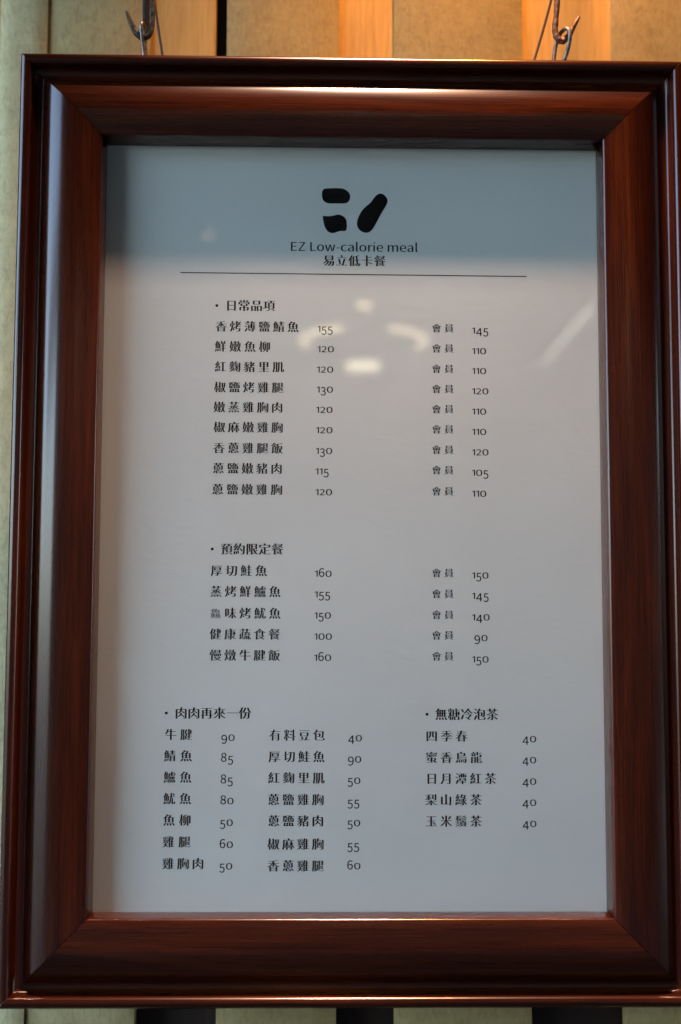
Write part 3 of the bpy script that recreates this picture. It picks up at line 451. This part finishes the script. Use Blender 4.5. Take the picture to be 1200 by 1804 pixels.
def printed(name, pieces, m, label, y=0.0):
    """pieces: (glyph, x0, z0, sx, sz) in mm"""
    V, F = [], []
    for g, x0, z0, sx, sz in pieces:
        gv, gf, _ = g; n = len(V)
        V += [((x0+x*sx)/1000, y, (z0+z*sz)/1000) for x, z in gv]
        F += [tuple(n+i for i in f) for f in gf]
    me = bpy.data.meshes.new(name); me.from_pydata(V, [], F); me.update()
    # ink faces the reader
    if me.polygons and me.polygons[0].normal.y > 0: me.flip_normals()
    return link(name, me, m, menu, label=label)
EM = 210.0
def cjk(s, x0, x1, zc, name, label, m, ratio=None):
    n = len(s)
    if name == 'member_mark': em = 8.0
    elif name == 'heading': em = 10.3
    elif name == 'shop_name': em = 10.3
    else: em = 9.9
    k = em/EM; gw = .93*em
    pitch = (x1-x0-gw)/(n-1) if n > 1 else 0
    P = []
    for i, ch in enumerate(s):
        # em box of the atlas: ink of a full-width glyph runs from 27 to 223 sideways and 28 to 222 upwards
        P.append((GL[ch], x0+i*pitch-27*k, zc-125*k, k, k))
    printed(name, P, m, label)
KN = {'h': ('heading', 'section heading %s in black print'), 'd': ('dish_name', 'dish name %s in black print'), 'm': ('member_mark', 'small words %s in black print'), 't': ('shop_name', 'Chinese words %s under the logo')}
circle = fill([[(math.cos(a*math.pi/12), math.sin(a*math.pi/12)) for a in range(24)]])
for s, k, x0, x1, zc in CJK:
    if k == 'b': printed('bullet', [(circle, (x0+x1)/2, zc, 1.25, 1.25)], INK, None); continue
    nm, lb = KN[k]
    if s[0] == '鱻':
        # the first character is a small, thin substitute
        kk = .0425
        printed('dish_name', [(GL['鱻'], x0-27*kk, zc-125*kk-.4, kk*1.02, kk)], INK_GREY, 'thin small character %s of three fishes' % s[0])
        cjk(s[1:], x0+12.0, x1, zc, nm, lb % s[1:], INK)
    else: cjk(s, x0, x1, zc, nm, lb % s, INK)
# old-style figures: 0 1 2 small, 6 8 tall, 3 4 5 7 9 hanging below the line
for s, x, zb in NUM:
    P = []; cx = x; k = .0655
    for i, ch in enumerate(s):
        g = GL[ch]; gx0, gx1, gy0, gy1 = g[2]
        if ch == '1': sx, sz, dz, w = .062, .0445, 0, 3.1
        elif ch == '0': sx, sz, dz, w = .0755, .0475, 0, 5.15
        elif ch == '2': sx, sz, dz, w = .064, .0465, 0, 4.4
        elif ch in '68': sx, sz, dz, w = .068, .066, 0, 4.6
        elif ch == '4': sx, sz, dz, w = .070, .064, -2.1, 4.9
        elif ch == '9': sx, sz, dz, w = .070, .066, -2.3, 4.8
        else: sx, sz, dz, w = .062, .0655, -2.35, 4.1
        P.append((g, cx-gx0*sx, zb-(45)*sz+dz, sx, sz)); cx += (gx1-gx0)*sx+(.85 if len(s) > 2 else 1.0)
    printed('price', P, INK, 'printed price %s' % s)
gT = GL['T']; x0, x1, y0, y1 = gT[2]
sx = (56.0+52.4)/(x1-x0); sz = sx*1.0
printed('shop_name', [(gT, -52.4-x0*sx, 230.5-60*sz, sx, sz)], INK, 'Latin words EZ Low-calorie meal under the logo')
r_ = fill([[(-146.2, 210.25), (149.3, 209.55), (149.3, 210.35), (-146.2, 211.05)]])
printed('ruled_line', [(r_, 0, 0, 1, 1)], INK, None)
def smooth_loop(P, k=5):
    out = []; n = len(P)
    for i in range(n):
        a, b, c, d = P[i-1], P[i], P[(i+1) % n], P[(i+2) % n]
        for j in range(k):
            t = j/k; out.append(tuple(.5*((2*b[q])+(c[q]-a[q])*t+(2*a[q]-5*b[q]+4*c[q]-d[q])*t*t+(3*b[q]-a[q]-3*c[q]+d[q])*t**3) for q in (0, 1)))
    return out
for L in LOGO: printed('logo_shape', [(fill([smooth_loop(L)]), 0, 0, 1, 1)], INK, None)

# ------------------------------------------------------------------ hangers
def P3(l, y): return [(x/1000, y if not isinstance(y, (list, tuple)) else y[i], z/1000) for i, (x, z) in enumerate(l)]
def wire_bar(name, l, y, r, m, **kw): return link(name, tube_mesh(name, P3(l, y), r, jitter=kw.pop('jitter', 0)), m, **kw)
wire_bar('ring_hanger', [(-179.8, 392), (-180.5, 405), (-182.0, 420), (-182.3, 427.5), (-181.2, 430.3), (-180.2, 427.5), (-180.6, 418), (-179.2, 402), (-179.0, 392)],
         [.006, .004, -.001, -.002, .004, .010, .013, .012, .012], .00165, M_SILVER, parent=frame, label='bright steel ring end over the left hook')
wire_bar('ring_hanger', [(175.9, 403), (177.1, 412), (178.6, 421), (181.2, 427.3), (184.6, 428.4), (187.2, 425), (187.6, 418), (186.0, 409), (183.2, 400), (180, 390)],
         [.012, .012, .011, .006, -.001, -.004, -.004, 0, .003, .006], .0018, M_SILVER, parent=frame, label='open steel ring end over the right hook')
wire_bar('hanging_hook', [(-171.5, 1750), (-172.5, 640), (-173.0, 500), (-173.3, 452), (-173.5, 436), (-174.0, 426), (-176.2, 419.5), (-181.0, 417.0), (-186.0, 420.0), (-189.5, 425.5), (-192.6, 432.0), (-195.8, 440.5)],
         .002, [.003]*3+[.0024, .0024, .0025, .0026, .0027, .0027, .0025, .0022, .0013], M_GREY, jitter=.08,
         label='grey weathered open steel hook holding the left ring of the frame', cat='hook', group='steel hooks above the frame')
wire_bar('hanging_hook', [(181.0, 1750), (180, 640), (179.0, 500), (178.2, 457), (176.9, 440), (175.9, 429), (177.6, 421.6), (182.3, 418.8), (187.4, 423.0), (191.6, 431.0), (197.2, 441.0)],
         .002, [.003]*3+[.0025, .0025, .0026, .0028, .003, .0027, .0023, .0012], M_RUST, jitter=.08,
         label='brown rusty open steel hook holding the right ring of the frame', cat='hook', group='steel hooks above the frame')
wire_bar('hanging_wire', [(-186, 540), (-174.5, 459.5), (-166.3, 407.9), (-163, 388)], .028, .00125, M_WIRE,
         label='thin dark wire slanting down to the right beside the grey left hook', cat='wire', group='dark wires behind the frame top')
wire_bar('hanging_wire', [(194, 540), (176.5, 464.4), (160.8, 409.0), (154.5, 388)], .028, .00115, M_WIRE,
         label='thin dark wire slanting down to the left beside the rusty right hook', cat='wire', group='dark wires behind the frame top')
link('hanging_strap', tube_mesh('hanging_strap', P3([(-180.5, 700), (-180.0, 520), (-180.0, 450), (-179.6, 430), (-179.3, 424.5)], .012), [.0034, .0034, .0034, .0032, .0022]), M_CORD,
     label='short black strap hanging down into the bend of the grey left hook', cat='strap')

# ------------------------------------------------------------------ the covered walk in front, seen in the glass and the lacquer
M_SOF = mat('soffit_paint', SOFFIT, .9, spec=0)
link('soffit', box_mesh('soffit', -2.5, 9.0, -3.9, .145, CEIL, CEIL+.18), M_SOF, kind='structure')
link('building_mass', box_mesh('building_mass', -3.0, 9.0, .152, 3.2, -1.6, 5.2), mat('plaster', (.4, .38, .33), .85), kind='structure')
g = NT(mat('paving', (.28, .27, .25), .9, spec=.1)); gm = bpy.data.materials['paving']
g.l(g.ramp(g.noise(g.coords(), 1.6, 6, .6), [(.3, (.035, .035, .033)), (.7, (.06, .058, .056))]), g.b.inputs['Base Color'])
link('ground', box_mesh('ground', -60, 60, -60, 60, -1.8, -1.6), gm, kind='structure')
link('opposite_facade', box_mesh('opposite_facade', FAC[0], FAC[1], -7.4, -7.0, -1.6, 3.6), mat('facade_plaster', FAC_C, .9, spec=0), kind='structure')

link('sky_block_beam', box_mesh('sky_block_beam', -7.2, 9.0, -4.05, -3.905, 1.25, CEIL+.18), M_SOF, kind='structure')  # unseen, added to block sky reflections on the left rail and upper glass

M_LAMP = mat('lamp_glow', (.9, .85, .7), .4, emit=(1.0, .80, .47), estr=LAMP)
M_LAMP2 = mat('lamp_glow_hot', (.9, .85, .7), .4, emit=(1.0, .86, .60), estr=LAMP*1.25)
pend = thing('ring_lamp', 'round pendant lamp with lit arcs, seen mirrored in the glass between the prices', 'lamp', (.127, -3.0, .814))
def arc(name, a0, a1, R, r, m):
    n = 10; pts = [(R*math.cos(math.radians(a0+(a1-a0)*i/n)), R*math.sin(math.radians(a0+(a1-a0)*i/n)), 0) for i in range(n+1)]
    link(name, tube_mesh(name, pts, r, 10), m, pend)
arc('light_arc', -24, 70, .184, .009, M_LAMP); arc('light_arc', 110, 204, .184, .009, M_LAMP)
arc('ring_arm', 70, 110, .184, .008, M_BLACKMETAL); arc('ring_arm', 204, 336, .184, .008, M_BLACKMETAL)
link('bulb', box_mesh('bulb', -.047, .047, -.012, .012, -.092, -.060, .006), M_LAMP2, pend)
link('bulb_cap', box_mesh('bulb_cap', -.047, -.027, -.0135, -.0122, -.092, -.056, .0004), M_LAMP2, pend)
link('bulb', tube_mesh('bulb', [(.002, 0, .098), (.002, 0, .118)], .019), M_LAMP, pend)
link('rod', tube_mesh('rod', [(0, 0, -.06), (0, 0, CEIL-.814)], .003), M_BLACKMETAL, pend)
tube = thing('tube_lamp', 'straight tube lamp mirrored as a slanting streak right of the prices', 'lamp', TUBE_A)
tb = Vector(TUBE_B)-Vector(TUBE_A)
link('glow_tube', tube_mesh('glow_tube', [(0, 0, 0), tb*.5, tb], [.010, .009, .007], 12), mat('tube_glow', (.9, .88, .8), .4, emit=(1, .93, .76), estr=LAMP*.5), tube)
link('holder', box_mesh('holder', -.02, .02, -.02, .02, .03, CEIL-TUBE_A[2]), M_BLACKMETAL, tube)

spot = thing('wall_spotlight', 'small warm spotlight above the frame shining down the plank wall', 'lamp', (SPOT[0], SPOT[1], SPOT[2]))
link('lamp_body', tube_mesh('lamp_body', [(0, 0, .02), (0, 0, .04), (0, 0, .13)], [.032, .030, .022], 20), M_BLACKMETAL, spot)
link('stem', tube_mesh('stem', [(0, 0, .13), (0, 0, CEIL-SPOT[2])], .006), M_BLACKMETAL, spot)
sl = bpy.data.lights.new('warm_light', 'SPOT'); sl.energy = SPOT_W; sl.color = (1, .37, .06); sl.shadow_soft_size = .018
sl.spot_size = math.radians(SPOT_DEG); sl.spot_blend = 1.0
so = bpy.data.objects.new('warm_light', sl); COL.objects.link(so); so.parent = spot
d = Vector(SPOT_T)-Vector(SPOT); so.rotation_euler = d.to_track_quat('-Z', 'Y').to_euler()

down = thing('ceiling_downlight', 'recessed round warm white downlight in the ceiling just in front of the frame', 'lamp', DOWN)
link('housing', tube_mesh('housing', [(0, 0, .012), (0, 0, .18), (0, 0, CEIL-DOWN[2])], [.045, .045, .045], 24), M_BLACKMETAL, down)
dl = bpy.data.lights.new('white_light', 'SPOT'); dl.energy = DOWN_W; dl.color = (1, .60, .42); dl.shadow_soft_size = .035
dl.spot_size = math.radians(DOWN_DEG); dl.spot_blend = .85
do = bpy.data.objects.new('white_light', dl); COL.objects.link(do); do.parent = down

pb = thing('pendant_bulb', 'small bare pendant bulb, mirrored as the faint pink dot left of the logo', 'lamp', BULB)
link('bulb', tube_mesh('bulb', [(0, 0, -.012), (0, 0, 0), (0, 0, .014)], [.006, .012, .008], 12), mat('pink_glow', (.9, .8, .75), .4, emit=(1, .62, .5), estr=LAMP*.55), pb)
link('cord', tube_mesh('cord', [(0, 0, .014), (0, 0, CEIL-BULB[2])], .002), M_BLACKMETAL, pb)
